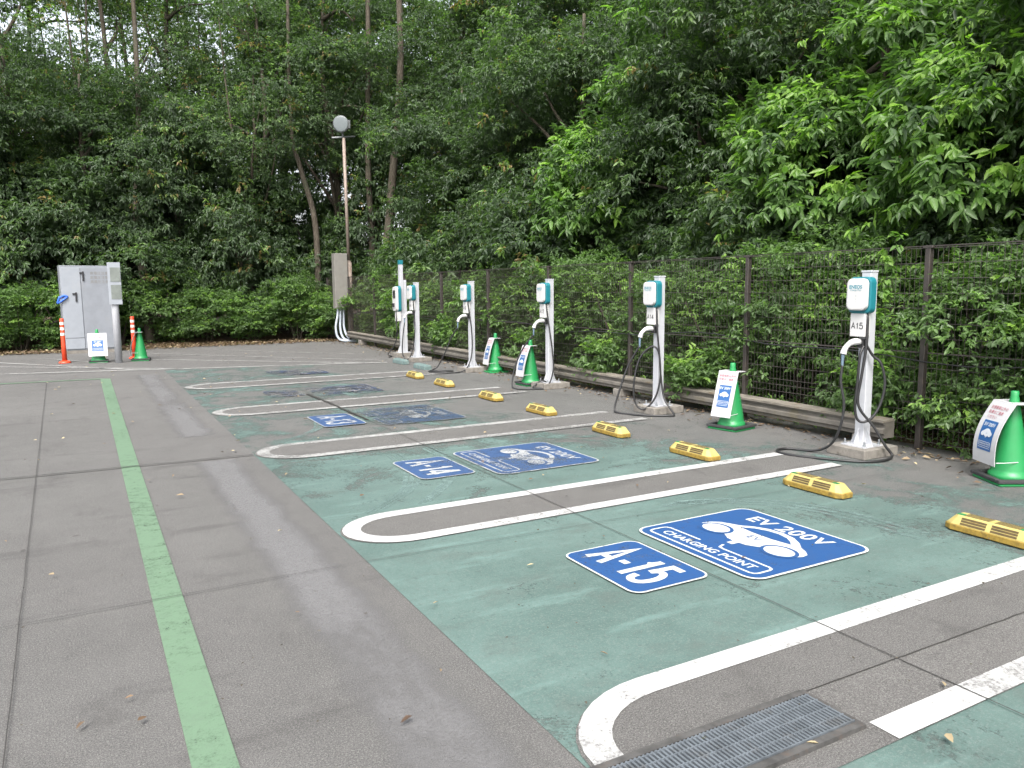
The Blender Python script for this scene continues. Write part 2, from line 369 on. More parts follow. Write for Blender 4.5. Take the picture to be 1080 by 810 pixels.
# bay separators: an asphalt island inside a white U
U = [(1.97, .40, 5.95, 6.4, 'white_line'), (4.80, .345, 5.82, 5.82, 'white_line'), (7.65, .39, 5.9, 5.9, 'white_line_worn'),
     (10.55, .40, 5.9, 5.9, 'white_line_worn'), (13.62, .42, 5.7, 5.9, 'white_line_worn')]
LW = .12
for i, (yc, h, xe, xi, mt) in enumerate(U):
    tipx = 1.385; r = h; cx = tipx+r*1.25
    arc = lambda hh, tx: [(cx-(cx-tx)*math.sin(math.pi*k/16), yc+hh*math.cos(math.pi*k/16)) for k in range(17)]
    outer = arc(h, tipx)
    isl = MB(); isl.sheet([(xi, yc+h)]+outer+[(xi, yc-h)], .008); struct(isl.build('bay_divider', 'island'))
    mid = arc(h-LW/2, tipx+LW*.62)
    ln = MB()
    if i == 0:
        ln.ribbon([(7.0, yc+h-LW/2)]+mid[:11], LW, .012)
        ln.sheet([(2.42, yc-h), (7.0, yc-h), (7.0, yc-h+LW), (2.42, yc-h+LW)], .012)
    else:
        ln.ribbon([(xe-.1, yc+h-LW/2)]+[(xe-.1-(xe-.1-cx)*k/10, yc+h-LW/2) for k in range(1, 10)]+mid+[(cx+(xe-cx)*k/10, yc-h+LW/2) for k in range(1, 11)], LW, .012)
    struct(ln.build('bay_line', mt))
# the hatched end area behind the last bay
for x0, y0, x1, y1, wd, mt in ((-1.5, 17.9, 5.75, 15.98, .12, 'white_line_worn'), (-9, 19.8, -1.5, 17.9, .12, 'white_line_worn'), (-9, 25.5, 1.85, 16.9, .1, 'white_line_worn'), (-4, 23.9, .9, 17.3, .1, 'white_line_worn'),
                           (1.3, 19.8, 5.3, 16.12, .1, 'white_line_worn'), (1.5, 21.6, 5.85, 16.45, .1, 'white_line_faint'), (3.3, 21.7, 6.0, 18.3, .1, 'white_line_faint'), (-.9, 21.6, .4, 19.3, .1, 'white_line_faint')):
    wavy_line(x0, y0, x1, y1, wd, .010, mt, 'hatch_line')
# joints in the paving
for x0, y0, x1, y1, wd in ((-14, 8.4, 1.36, 7.66, .022), (-14, 4.25, 1.2, 4.25, .005), (-.30, 1.5, -.62, 15.7, .0045), (2.99, 12.6, 2.95, 1.0, .006), (1.2, 4.25, 6.3, 4.05, .004), (.9, 2.1, 3.0, 3.0, .0)):
    if wd: wavy_line(x0, y0, x1, y1, wd, .0148, 'joint', 'pavement_joint', 90, .002)
wavy_line(2.97, 9.0, 2.93, 11.8, .035, .0152, 'joint', 'pavement_joint', 30, .01)
# trench fill strip beside the grating
b = MB(); b.sheet([(2.385, 1.66), (6.9, 1.60), (6.9, 1.90), (2.385, 1.955)], .0100); struct(b.build('trench_fill_strip', 'strip'))
wavy_line(2.385, 1.955, 6.9, 1.90, .006, .0135, 'joint', 'pavement_joint', 50, .003)

# ------------------------------------------------------------------ ground markings
GM = Matrix(((0, 1, 0, 0), (-1, 0, 0, 0), (0, 0, 1, 0), (0, 0, 0, 1)))     # u (reading direction) -> -y, v (up) -> +x
def shift(M, x, y, z=0): return M @ Matrix.Translation((x, y, z))
def car_icon(w_, b_, s, z, M):
    """side view of a small car with a plug; s = width scale"""
    P_ = lambda *a: [(x*s, y*s) for x, y in a]
    body = P_((-.50, -.02), (-.49, .06), (-.44, .13), (-.36, .17), (-.29, .20), (-.20, .28), (-.09, .335), (.04, .35), (.17, .325), (.28, .26), (.36, .185), (.43, .15), (.49, .10), (.50, .04), (.47, -.03))
    low = P_((.47, -.03), (.20, -.06), (.10, -.12), (.03, -.13), (.03, -.20), (-.03, -.20), (-.03, -.13), (-.10, -.12), (-.20, -.06), (-.50, -.02))
    w_.sheet((body+low[1:-1])[::-1], z, M)
    win = P_((-.24, .17), (-.16, .245), (-.06, .285), (.04, .295), (.14, .275), (.22, .225), (.27, .175), (.1, .15), (-.1, .15))
    b_.sheet(win[::-1], z+.0010, M)
    for sx in (-1, 1):
        cx, cy = sx*.33*s, -.02*s
        b_.sheet([(cx+.155*s*math.cos(2*math.pi*k/24), cy+.125*s*math.sin(2*math.pi*k/24)) for k in range(24)], z+.0011, M)
        w_.sheet([(cx+.125*s*math.cos(2*math.pi*k/24), cy+.097*s*math.sin(2*math.pi*k/24)) for k in range(24)], z+.0021, M)
    b_.text('EV', .115*s, shift(M, .01*s, .055*s, z+.0014), bold=.0)
    return w_
GL = {'A': [[(0, 0), (.5, 1), (1, 0)], [(.2, .33), (.8, .33)]], '-': [[(.1, .42), (.9, .42)]], '1': [[(.62, 0), (.62, 1.0)], [(.22, .72), (.5, .80), (.66, .98)]],
      '2': [[(.04, .72), (.12, .9), (.32, 1), (.62, 1), (.86, .88), (.9, .68), (.78, .5), (.3, .2), (.1, .02)], [(.04, 0), (.96, 0)]],
      '3': [[(.06, .78), (.16, .93), (.36, 1), (.64, 1), (.84, .88), (.86, .7), (.72, .56), (.42, .53)], [(.45, .53), (.76, .48), (.92, .3), (.86, .1), (.66, 0), (.34, 0), (.12, .08), (.04, .24)]],
      '4': [[(.72, 0), (.72, 1)], [(.72, .98), (.06, .3), (.06, .25)], [(.0, .26), (1.0, .26)]],
      '5': [[(.86, 1), (.2, 1), (.1, .5)], [(.1, .5), (.3, .64), (.6, .64), (.84, .52), (.94, .32), (.84, .1), (.6, 0), (.32, 0), (.1, .08), (.02, .24)]]}
def strokes(mb, txt, h, w, gap, sw, M, z=0, dz=.0003):
    ws = [w*(.62 if c == '-' else .62 if c == '1' else 1) for c in txt]; tot = sum(ws)+gap*(len(txt)-1); x = -tot/2; k = 0
    for c, cw in zip(txt, ws):
        for st in GL[c]:
            pts = [(x+px*cw, (py-.5)*(h-sw)) for px, py in st]
            if len(pts) > 4: pts = [(q.x, q.y) for q in spline([(a_, b_, 0) for a_, b_ in pts], 4)]
            mb.ribbon(pts, sw, z+dz*(k % 5), M=M); k += 1
        x += cw+gap
    return mb
def ev_marking(x0, x1, y0, y1, lev, label, textok=True):
    cx, cy = (x0+x1)/2, (y0+y1)/2; W, H = y1-y0, x1-x0
    root = empty('charging_bay_marking', (cx, cy, 0), 0, label, 'ground marking', 'charging point markings on the bay floors')
    wm, bm_ = 'm_white%d' % lev, 'm_blue%d' % lev
    MB().sheet(rrect(W, H, .10), .0155, GM).build('border', wm, root)
    MB().sheet(rrect(W-.034, H-.034, .085), .0166, GM).build('panel', bm_, root)
    a = MB(); bl = MB()
    a.text('EV 200V', .172, shift(GM, .0, H*.335, .0177), 1.08, .004)
    a.text('CHARGING POINT', .090, shift(GM, .0, -H*.355, .0177), 1.02, .002)
    yb, yt = -H*.43, -H*.275; xl, xr = -W*.43, W*.43; c = .035
    fr = [(-.14, yt), (xl+c, yt), (xl+c*.3, yt-c*.3), (xl, yt-c), (xl, yb+c), (xl+c*.3, yb+c*.3), (xl+c, yb), (xr-c, yb), (xr-c*.3, yb+c*.3), (xr, yb+c), (xr, yt-c), (xr-c*.3, yt-c*.3), (xr-c, yt), (.06, yt), (.02, yt+.01), (.0, yt+.06)]
    a.ribbon(fr, .016, .0179, M=GM)
    car_icon(a, bl, .80, .0181, shift(GM, 0, -.01, 0))
    a.build('lettering', wm, root); bl.build('icon_cutout', bm_, root)
def bay_number(x0, x1, y0, y1, txt, lev, label):
    cx, cy = (x0+x1)/2, (y0+y1)/2; W, H = y1-y0, x1-x0
    root = empty('bay_number_marking', (cx, cy, 0), 0, label, 'ground marking', 'bay number markings on the bay floors')
    wm, bm_ = 'm_white%d' % lev, 'm_blue%d' % lev
    MB().sheet(rrect(W, H, .075), .0155, GM).build('border', wm, root)
    MB().sheet(rrect(W-.026, H-.026, .062), .0166, GM).build('panel', bm_, root)
    strokes(MB(), txt, .36, .125*W/.71, .035, .046, GM, .0177).build('lettering', wm, root)
ev_marking(3.08, 4.09, 2.87, 3.93, 0, 'crisp blue charging point panel with white car beside the A-15 panel')
bay_number(2.41, 2.95, 3.05, 3.76, 'A-15', 0, 'clean blue ground panel reading A-15')
ev_marking(3.03, 4.10, 5.68, 6.73, 1, 'scuffed blue charging point panel with white car beside the A-14 panel')
bay_number(2.39, 2.91, 5.87, 6.63, 'A-14', 1, 'scuffed blue ground panel reading A-14')
ev_marking(3.03, 4.10, 8.50, 9.80, 2, 'badly worn blue charging point panel, its car almost rubbed away, beside the A-13 panel')
bay_number(2.37, 2.89, 8.75, 9.62, 'A-13', 1, 'worn blue ground panel reading A-13')
ev_marking(3.03, 4.10, 11.4, 12.5, 3, 'nearly vanished charging point panel in the bay before the last yellow wheel stops')
bay_number(2.37, 2.89, 11.6, 12.4, 'A-12', 3, 'nearly vanished bay number panel between the fourth and fifth bay dividers')
ev_marking(3.03, 4.10, 14.5, 15.5, 3, 'faded dark blue charging point panel in the farthest green bay')

# ------------------------------------------------------------------ drain grating
root = empty('drain_grating', (1.3, 1.80, 0), 0, 'galvanised slotted drain grating set in the asphalt by the white line', 'grating')
root_x0, root_x1 = -1.1, 1.06
b = MB(); b.box(root_x0, root_x1, -.095, .125, .0115, .0125); b.build('pit', 'pit', root)
b = MB(); b.box(root_x0, root_x1, .125, .155, .0, .028); b.box(root_x0, root_x1, -.128, -.098, .0, .026); b.box(root_x1, root_x1+.02, -.128, .155, .0, .024); b.build('frame', 'rust', root)
b = MB()
n = 120
for i in range(n):
    x = root_x0+(root_x1-root_x0)*(i+.5)/n; b.box(x-.0042, x+.0042, -.094, .121, .014, .030)
b.build('bars', 'grate', root)
b = MB()
for y in (-.092, -.045, .013, .07, .112): b.box(root_x0, root_x1, y-.0022, y+.0022, .016, .0312)
b.build('cross_rods', 'grate', root)

# ------------------------------------------------------------------ wheel stops
def make_stop():
    root = empty('wheel_stop', (0, 0, 0)); L, Wd, Ht = .285, .085, .10
    b = MB()
    def ring(z, l, w_, e): return [(-w_, -l+e, z), (-w_+e*.6, -l, z), (w_-e*.6, -l, z), (w_, -l+e, z), (w_, l-e, z), (w_-e*.6, l, z), (-w_+e*.6, l, z), (-w_, l-e, z)]
    b.loft([ring(0, L, Wd, .05), ring(.035, L, Wd, .05), ring(.04, L-.004, Wd-.004, .05)], cap=True)
    b.build('base', 'yellow_dirty', root, .004)
    b = MB(); b.loft([ring(.039, L-.008, Wd-.004, .045), ring(.092, L-.055, .050, .025), ring(.098, L-.062, .044, .022)]); b.build('body', 'yellow', root, .004)
    b = MB()
    for s_ in (-1, 1):
        y0, y1 = (.016, .175) if s_ > 0 else (-.175, -.016)
        for x in (-.030, -.010, .010, .030): b.box(x-.0062, x+.0062, y0, y1, .0975, .0990)
        for sd_ in (-1, 1):
            for t in (.22, .52, .80):
                px = sd_*(.081+(.050-.081)*t); pz = .039+.053*t; dx, dz = -sd_*.0034, .0060
                nx_, nz_ = sd_*.0016, .001
                q = [(px-dx+nx_, y0, pz-dz+nz_), (px-dx+nx_, y1, pz-dz+nz_), (px+dx+nx_, y1, pz+dz+nz_), (px+dx+nx_, y0, pz+dz+nz_)]
                b.add(q, [(0, 1, 2, 3)])
    b.build('grooves', 'groove', root)
    for s_ in (-1, 1):
        r_ = MB(); r_.box(-.040, -.008, s_*.195-.022, s_*.195+.022, .0975, .1015); r_.build('reflector', 'reflector_green', root)
    return root
stop = make_stop()
stops = [(4.95, 2.66, 'yellow wheel stop nearest the camera at the right edge of the photo'), (4.93, 4.00, 'yellow wheel stop just behind the EV 200V text of the crisp blue panel'),
         (4.98, 5.44, 'yellow wheel stop right of the white bay line behind the A-14 panels'), (4.97, 6.75, 'yellow wheel stop in line with the A14 charger, left of the two in its bay'),
         (5.05, 8.35, 'third yellow wheel stop pair, the one nearer the camera'), (5.08, 9.80, 'third yellow wheel stop pair, the one farther from the camera'),
         (5.15, 11.6, 'nearer of the two farthest yellow wheel stops'), (5.18, 12.95, 'farthest yellow wheel stop, small beside the bay line')]
for i, (x, y, lb) in enumerate(stops):
    o = stop if i == 0 else copy_tree(stop)
    o.location = (x, y, .012); o.rotation_euler.z = R(rnd.uniform(-2.5, 2.5)); tag(o, lb, 'wheel stop', 'yellow slatted wheel stops behind the bays')
for x, y, lb in ((5.92, 15.6, 'blue-green concrete wheel stop by the tall end charger'), (5.88, 14.3, 'blue-green concrete wheel stop in front of the second last charger')):
    b = MB(); Ht = .10
    b.loft([[(-.08, -.30, 0), (.08, -.30, 0), (.08, .30, 0), (-.08, .30, 0)], [(-.075, -.295, .07), (.075, -.295, .07), (.075, .295, .07), (-.075, .295, .07)], [(-.05, -.27, Ht), (.05, -.27, Ht), (.05, .27, Ht), (-.05, .27, Ht)]])
    o = b.build('concrete_wheel_stop', 'concrete_green', None, .008); o.location = (x, y, .004); tag(o, lb, 'wheel stop', 'blue-green concrete wheel stops')

# ------------------------------------------------------------------ chargers
YZ = Matrix(((0, 0, -1, 0), (-1, 0, 0, 0), (0, 1, 0, 0), (0, 0, 0, 1)))     # text facing -x, reading towards -y
def local(pts, rr=(.59, -.81), dd=(.81, .59)):
    return [(r*rr[0]+d*dd[0], r*rr[1]+d*dd[1], z) for r, d, z in pts]
def charger(x, y, num, cable, label, screen=False):
    root = empty('ev_charger', (x, y, 0), 0, label, 'charging post', 'white charging posts along the fence')
    b = MB(); b.box(-.22, .26, -.20, .22, 0, .09, .008); b.build('concrete_base', 'concrete', root)
    b = MB(); b.box(-.05, .05, -.05, .05, .10, 1.715, .006); b.box(-.054, .054, -.054, .054, 1.715, 1.732, .003)
    for s_ in (-1, 1):       # gussets and foot plate
        b.add([(s_*.051, -.006, .10), (s_*.12, -.006, .10), (s_*.051, -.006, .26), (s_*.051, .006, .10), (s_*.12, .006, .10), (s_*.051, .006, .26)], [(0, 1, 2), (3, 5, 4), (0, 3, 4, 1), (1, 4, 5, 2), (2, 5, 3, 0)])
        b.add([(-.006, s_*.051, .10), (-.006, s_*.12, .10), (-.006, s_*.051, .26), (.006, s_*.051, .10), (.006, s_*.12, .10), (.006, s_*.051, .26)], [(0, 2, 1), (3, 4, 5), (0, 1, 4, 3), (1, 2, 5, 4), (2, 0, 3, 5)])
    b.box(-.13, .13, -.13, .13, .09, .102)
    b.build('post', 'post_white', root)
    for sx in (-1, 1):
        for sy in (-1, 1):
            c = MB(); c.lathe([(.016, .102), (.016, .118), (.009, .119), (.009, .145), (.005, .15)], 8, Matrix.Translation((sx*.105, sy*.105, 0)), smooth=False); c.build('anchor_bolt', 'bolt', root)
    # unit: teal rear shell and white front shell, rounded
    def shell(w_, h_, r_, x0, x1, inset, zc):
        prof = rrect(w_, h_, r_, 7); pin = rrect(w_-inset*2, h_-inset*2, max(r_-inset, .01), 7)
        rings = [[(x1, -u, zc+v) for u, v in pin], [(x1-inset*.5, -u, zc+v) for u, v in prof], [(x0+inset, -u, zc+v) for u, v in prof], [(x0+inset*.35, -u*.985, zc+v*.985) for u, v in prof], [(x0, -u, zc+v) for u, v in pin]]
        return rings
    zc = 1.505
    b = MB(); b.loft(shell(.235, .335, .055, -.135, -.053, .012, zc), smooth=False); b.build('rear_shell', 'teal', root)
    b = MB(); b.loft(shell(.205, .29, .05, -.185, -.1355, .014, zc+.008), smooth=False); b.build('front_shell', 'shell_white', root)
    c = MB(); c.text('ENEOS', .044, YZ @ Matrix.Translation((-.005, zc+.075, .1862)), 1.0, .0012); c.text('Charge Plus', .024, YZ @ Matrix.Translation((-.005, zc+.048, .1862))); c.build('lettering', 'teal_text', root)
    c = MB()
    for k in range(3): c.text('ELI'[k], .016, YZ @ Matrix.Translation((0, zc-.005-.028*k, .1862)))
    c.build('indicator', 'blue_grey', root)
    b = MB(); b.box(-.135, -.053, -.070, .085, 1.125, 1.338, .004); p = b.build('number_box', 'shell_white', root)
    c = MB(); strokes(c, num, .062, .036, .013, .0085, YZ @ Matrix.Translation((-.008, 1.225, .1358)), 0, .0003); c.build('lettering', 'black_text', p)
    # holster and plug
    b = MB(); b.box(-.105, -.053, -.04, .03, 1.02, 1.10, .006); b.build('holster', 'dark_plastic', root)
    gp = spline([(-.10, 0, 1.075), (-.15, .01, 1.078), (-.20, .025, 1.065), (-.245, .04, 1.02), (-.265, .045, .965)], 6)
    b = MB(); b.tube(gp, [.028+.004*math.sin(i*.3) for i in range(len(gp))], 12); p = b.build('plug', 'shell_white', root)
    b = MB(); b.tube(spline([(-.265, .045, .967), (-.268, .046, .90), (-.268, .046, .84)], 3), [.016, .016, .014, .013, .012, .011, .011], 10); b.build('strain_relief', 'blue_grey', p)
    b = MB(); cp = spline(local(cable)+[(-.268, .046, .86)], 9)
    b.tube([(-.095, -.05, 1.36)]*1+cp, .0125, 8); b.build('cable', 'cable', root)
    return root
c15 = [(0.0, -.13, 1.30), (.0, -.14, 1.05), (-.03, -.15, .75), (-.05, -.15, .55), (-.02, -.15, .44), (.09, -.13, .30), (.2, -.12, .12), (.26, -.12, .03), (.18, -.3, .016), (0, -.42, .016), (-.3, -.42, .016), (-.62, -.36, .016), (-.74, -.22, .016), (-.66, -.07, .016), (-.42, -.10, .02), (-.27, -.16, .10), (-.19, -.2, .28), (-.165, -.2, .5), (-.20, -.2, .7)]
c15b = [(0.0, -.13, 1.05), (.06, -.1, .95), (.13, -.09, .88), (.17, -.09, .70), (.14, -.1, .50), (.06, -.13, .36), (-.03, -.14, .34), (-.07, -.15, .45), (-.06, -.15, .70), (-.05, -.15, .95), (-.02, -.12, 1.04)]
c14 = [(.0, -.13, 1.3), (.02, -.14, 1.0), (.05, -.14, .7), (.06, -.14, .45), (.0, -.16, .2), (-.13, -.2, .06), (-.24, -.2, .14), (-.26, -.2, .4), (-.20, -.16, .7), (-.06, -.13, .85), (.03, -.12, .78), (.06, -.12, .5), (.12, -.15, .2), (.27, -.25, .02), (.2, -.33, .016), (-.1, -.4, .016), (-.4, -.36, .02), (-.48, -.3, .06), (-.43, -.25, .3), (-.34, -.2, .6)]
c13 = [(.0, -.13, 1.3), (.05, -.13, .95), (.10, -.13, .6), (.12, -.15, .3), (.05, -.2, .06), (-.12, -.25, .016), (-.2, -.2, .03), (-.1, -.12, .12), (.0, -.14, .1), (.02, -.25, .02), (-.2, -.42, .016), (-.42, -.42, .016), (-.5, -.35, .08), (-.48, -.28, .35), (-.36, -.22, .65)]
c12 = [(.0, -.13, 1.3), (.06, -.13, .9), (.08, -.13, .5), (.04, -.16, .2), (-.05, -.3, .03), (-.3, -.55, .016), (-.65, -.5, .016), (-.72, -.3, .016), (-.5, -.2, .016), (-.25, -.3, .03), (-.3, -.5, .04), (-.6, -.52, .04), (-.66, -.34, .045), (-.6, -.25, .12), (-.45, -.22, .4), (-.34, -.2, .65)]
c11 = [(.0, -.13, 1.3), (.03, -.13, .8), (.0, -.14, .4), (-.08, -.16, .12), (-.18, -.2, .05), (-.26, -.2, .2), (-.24, -.2, .55)]
r15 = charger(6.40, 4.70, 'A15', c15, 'white charging post with the A15 number box, nearest the camera')
b = MB(); b.tube(spline(local(c15b), 9), .0122, 8); b.build('cable', 'cable', r15)
charger(6.38, 7.66, 'A14', c14, 'white charging post with the A14 number box, second from the right')
charger(6.50, 10.48, 'A13', c13, 'white charging post with a green cone close on its left, third from the right')
charger(6.52, 13.35, 'A12', c12, 'white charging post with its cable coiled in a heap on the ground')
charger(6.45, 15.95, 'A11', c11, 'single white charging post right beside the tall teal-topped one')
# the tall end charger with a screen
root = empty('ev_charger', (6.65, 17.3, 0), 0, 'tall white charging post with teal top and black screen at the far end', 'charging post')
b = MB(); b.box(-.24, .24, -.2, .22, 0, .09, .008); b.build('concrete_base', 'concrete', root)
b = MB(); b.box(-.075, .005, -.06, .06, .10, 2.16, .006); b.box(.01, .085, -.055, .055, .10, 1.80, .006); b.box(-.15, .15, -.13, .13, .09, .102)
b.add([(-.076, -.006, .1), (-.16, -.006, .1), (-.076, -.006, .3), (-.076, .006, .1), (-.16, .006, .1), (-.076, .006, .3)], [(0, 2, 1), (3, 4, 5), (0, 1, 4, 3), (1, 2, 5, 4), (2, 0, 3, 5)])
b.build('post', 'post_white', root)
b = MB(); b.box(-.079, .009, -.064, .064, 2.16, 2.26, .006); b.build('top_cap', 'teal', root)
prof = rrect(.26, .60, .07, 6)
b = MB(); b.loft([[(x_, -u, 1.36+v) for u, v in prof] for x_ in (-.15, -.08)]); b.build('rear_shell', 'teal', root)
b = MB(); b.loft([[(-.21, -u*.86, 1.36+v*.93) for u, v in prof], [(-.151, -u*.92, 1.36+v*.96) for u, v in prof]]); b.build('front_shell', 'shell_white', root)
b = MB(); b.box(-.214, -.209, -.07, .07, 1.37, 1.56); b.build('screen', 'dark_plastic', root)
b = MB(); b.box(-.25, -.209, -.03, .05, 1.17, 1.26, .01); b.build('plug_socket', 'dark_plastic', root)
b = MB(); b.box(-.17, -.078, -.09, .08, .84, 1.06, .004); b.build('number_box', 'shell_white', root)
b = MB(); b.tube(spline([(-.15, .0, 1.1), (-.2, -.08, .8), (-.2, -.1, .5), (-.25, .0, .25), (-.36, .1, .06), (-.3, .0, .016), (-.45, -.2, .016)], 8), .0125, 8); b.build('cable', 'cable', root)

# ------------------------------------------------------------------ cones with signs
def make_cone(x, y, face, label, curve=.0, lw=.255, weight=True, squat=False):
    """face = direction the sign looks towards (degrees, counterclockwise from +x)"""
    root = empty('green_cone', (x, y, 0), R(face), label, 'traffic cone', 'green cones carrying white signs')
    b = MB(); b.box(-.19, .19, -.19, .19, 0, .026, .012); b.build('base_plate', 'cone_green', root)
    prof = [(.155, .026), (.150, .075), (.138, .085), (.132, .11), (.128, .16), (.030, .70), (.030, .735), (.024, .745)]
    b = MB(); b.lathe(prof, 28); b.build('cone_body', 'cone_green', root)
    if weight:
        b = MB()
        for sx0, sx1, sy0, sy1 in ((-.20, .20, -.20, -.155), (-.20, .20, .155, .20), (-.20, -.157, -.154, .154), (.157, .20, -.154, .154)): b.box(sx0, sx1, sy0, sy1, .027, .055, .006)
        b.build('weight_ring', 'weight_black', root)
    root['category'] = 'traffic cone'
    # sign sheet: flap over the neck, board leaning on the front, a thin hoop around the bottom
    sg = empty('cone_sign', (x, y, 0), R(face), label.replace('green cone', 'white sign', 1) if label.startswith('green cone') else 'white sign hung on the '+label, 'sign', 'white signs hung over green cones')
    th = .004; zt, zb = .655, .155; xt, xb = .075, .215
    N = 12; pts = []
    for k in range(N+1):
        t = k/N; pts.append((xt+(xb-xt)*t+curve*math.sin(math.pi*t)*1.0, zt+(zb-zt)*t))
    b = MB()
    rows = [[(px, -lw/2, pz), (px, lw/2, pz), (px-th, lw/2, pz), (px-th, -lw/2, pz)] for px, pz in pts]
    b.loft(rows); b.build('board', 'sheet', sg)
    b = MB(); b.box(-.06, xt-.001, -lw/2, -.038, zt-.004, zt+.001); b.box(-.06, xt-.001, .038, lw/2, zt-.004, zt+.001); b.box(.042, xt-.001, -.037, .037, zt-.004, zt+.001); b.build('top_flap', 'sheet', sg)
    hoop = []
    for k in range(17):
        a = math.pi*k/16; hoop.append((xb-.01-.33*math.sin(a)*.98, lw/2*math.cos(a), zb+.03))
    b = MB(); b.tube(hoop, .004, 6); b.build('hoop', 'sheet', sg)
    # printed face, follows the board
    a_ = math.atan2(xb-xt, zt-zb)
    def on(u, v, off):    # u across (reading left to right), v up from the top edge (negative down), in metres along the board
        t = min(max(-v/.52, 0), 1); px = xt+(xb-xt)*t+curve*math.sin(math.pi*t); pz = zt+(zb-zt)*t
        return (px+off, u, pz+off*.25)
    def put(mb, name, mat, parent, off):
        mb.v = [on(x_, y_, off+z_) for x_, y_, z_ in mb.v]; return mb.build(name, mat, parent)
    def grid(w_, h_, cy):
        g_ = MB(); n_ = 8
        for k in range(n_):
            y0, y1 = cy-h_/2+h_*k/n_, cy-h_/2+h_*(k+1)/n_; g_.sheet([(-w_/2, y0), (w_/2, y0), (w_/2, y1), (-w_/2, y1)], 0)
        return g_
    bw = lw*.60
    put(grid(bw, .25 if not squat else .19, -.285), 'blue_panel', 'sign_blue', sg, .0025)
    t = MB(); I = Matrix.Identity(4); bl = MB(); t.text('EV 200V', .040, shift(I, 0, -.195), 1.0, .0008); car_icon(t, bl, bw*.78, .0, shift(I, 0, -.275))
    t.text('CHARGING POINT', .0185, shift(I, 0, -.355), 1.0, .0004); t.ribbon([(-bw*.42, -.338), (bw*.42, -.338), (bw*.42, -.372), (-bw*.42, -.372)], .004, 0, True)
    t.ribbon([(-bw*.42, -.388), (bw*.42, -.388)], .004, 0)
    put(t, 'lettering', 'sign_white', sg, .0045); put(bl, 'icon_cutout', 'sign_blue', sg, .0030)
    t = MB()
    for k, s_ in enumerate(('充電車両以外の', '駐車はご遠慮', 'ください')): t.text(s_, .031, shift(I, -.0+[0, -.01, -.03][k], -.055-.038*k), 1.0, .0)
    put(t, 'notice_text', 'sign_red', sg, .0045)
    return root
make_cone(6.52, 3.42, 150, 'green cone with a bulging white sign at the right edge of the photo', .055, .30)
make_cone(6.34, 6.33, 190, 'green cone on a black weighted base between the A15 and A14 charging posts')
make_cone(6.42, 10.95, 180, 'green cone with a white sign just left of the third charging post', .02)
make_cone(6.85, 13.0, 176, 'green cone just right of the charging post with the cable coiled on the ground', .02, weight=False)
make_cone(.27, 19.75, 268, 'green cone hidden behind its sign in front of the grey cabinet', .0, .38)
make_cone(1.13, 19.7, 172, 'green cone seen from behind its pale sign, right of the white pole at the back', .03)

# ------------------------------------------------------------------ back left: bollards, cabinet, pole
def bollard(x, y, label):
    root = empty('orange_bollard', (x, y, 0), 0, label, 'bollard', 'orange lane bollards')
    b = MB(); b.lathe([(.125, 0), (.125, .02), (.10, .045), (.055, .06)], 24); b.build('foot', 'orange', root)
    b = MB(); b.lathe([(.052, .06), (.046, .4), (.042, .985), (.036, 1.0)], 20); b.build('tube', 'orange', root)
    for z in (.62, .74, .86):
        b = MB(); b.lathe([(.0465, z), (.0455, z+.06)], 20, cap=False); b.build('reflective_band', 'reflective', root)
bollard(-.40, 19.95, 'orange bollard with pale bands left of the grey cabinet')
bollard(1.03, 20.3, 'orange bollard half hidden behind the pale sign right of the white pole')
root = empty('electrical_cabinet', (.10, 22.9, 0), R(6), 'tall grey two-door electrical cabinet standing before the bushes', 'cabinet')
b = MB(); b.box(-.53, .63, -.02, .45, .08, 2.25, .01); b.build('housing', 'cabinet', root)
b = MB(); b.box(-.55, .65, -.04, .47, 0, .08); b.build('plinth', 'concrete', root)
b = MB(); b.box(-.512, -.075, -.045, -.0205, .12, 2.20, .006); d1 = b.build('door', 'cabinet_door', root)
b = MB(); b.box(-.505, -.08, -.049, -.0455, .40, .408); b.build('door_seam', 'dark_plastic', d1)
b = MB(); b.box(-.062, .612, -.045, -.0205, .12, 2.20, .006); d2 = b.build('door', 'cabinet', root)
for dd, x, z in ((d1, -.20, 1.45), (d2, -.01, 1.98)):
    b = MB(); b.box(x-.02, x+.02, -.075, -.047, z-.12, z+.12, .006); b.box(x-.08, x-.02, -.07, -.047, z+.06, z+.10, .004); b.build('handle', 'dark_plastic', dd)
b = MB()
for k in range(3): b.text('高電圧注意', .085, Matrix.Translation((.36, -.0465, 2.05-.11*k)) @ Matrix.Rotation(R(90), 4, 'X'))
b.build('lettering', 'box_grey', d2)
b = MB(); b.tube(spline([(-.58, -.06, 1.42), (-.5, -.07, 1.48), (-.40, -.06, 1.46), (-.5, -.08, 1.38), (-.62, -.05, 1.3), (-.57, -.08, 1.46)], 5), .025, 8)
o = b.build('blue_tie_ribbon', 'blue_tie', None); o.location = (.10, 22.9, 0); o.rotation_euler.z = R(6); tag(o, 'bright blue tie knotted at the left edge of the grey cabinet', 'tie')
root = empty('panel_pole', (.66, 19.35, 0), 0, 'short white pole carrying two grey plates, in front of the grey cabinet', 'pole')
b = MB(); b.lathe([(.075, 0), (.075, 2.2), (.05, 2.22)], 20); b.build('pole', 'post_white', root)
b = MB(); b.box(-.11, .15, -.115, -.08, 1.30, 2.22, .004); b.build('backboard', 'cabinet_door', root)
for z in (1.42, 1.80):
    b = MB(); b.box(-.06, .14, -.123, -.116, z, z+.31); b.build('plate', 'grey_panel', root)

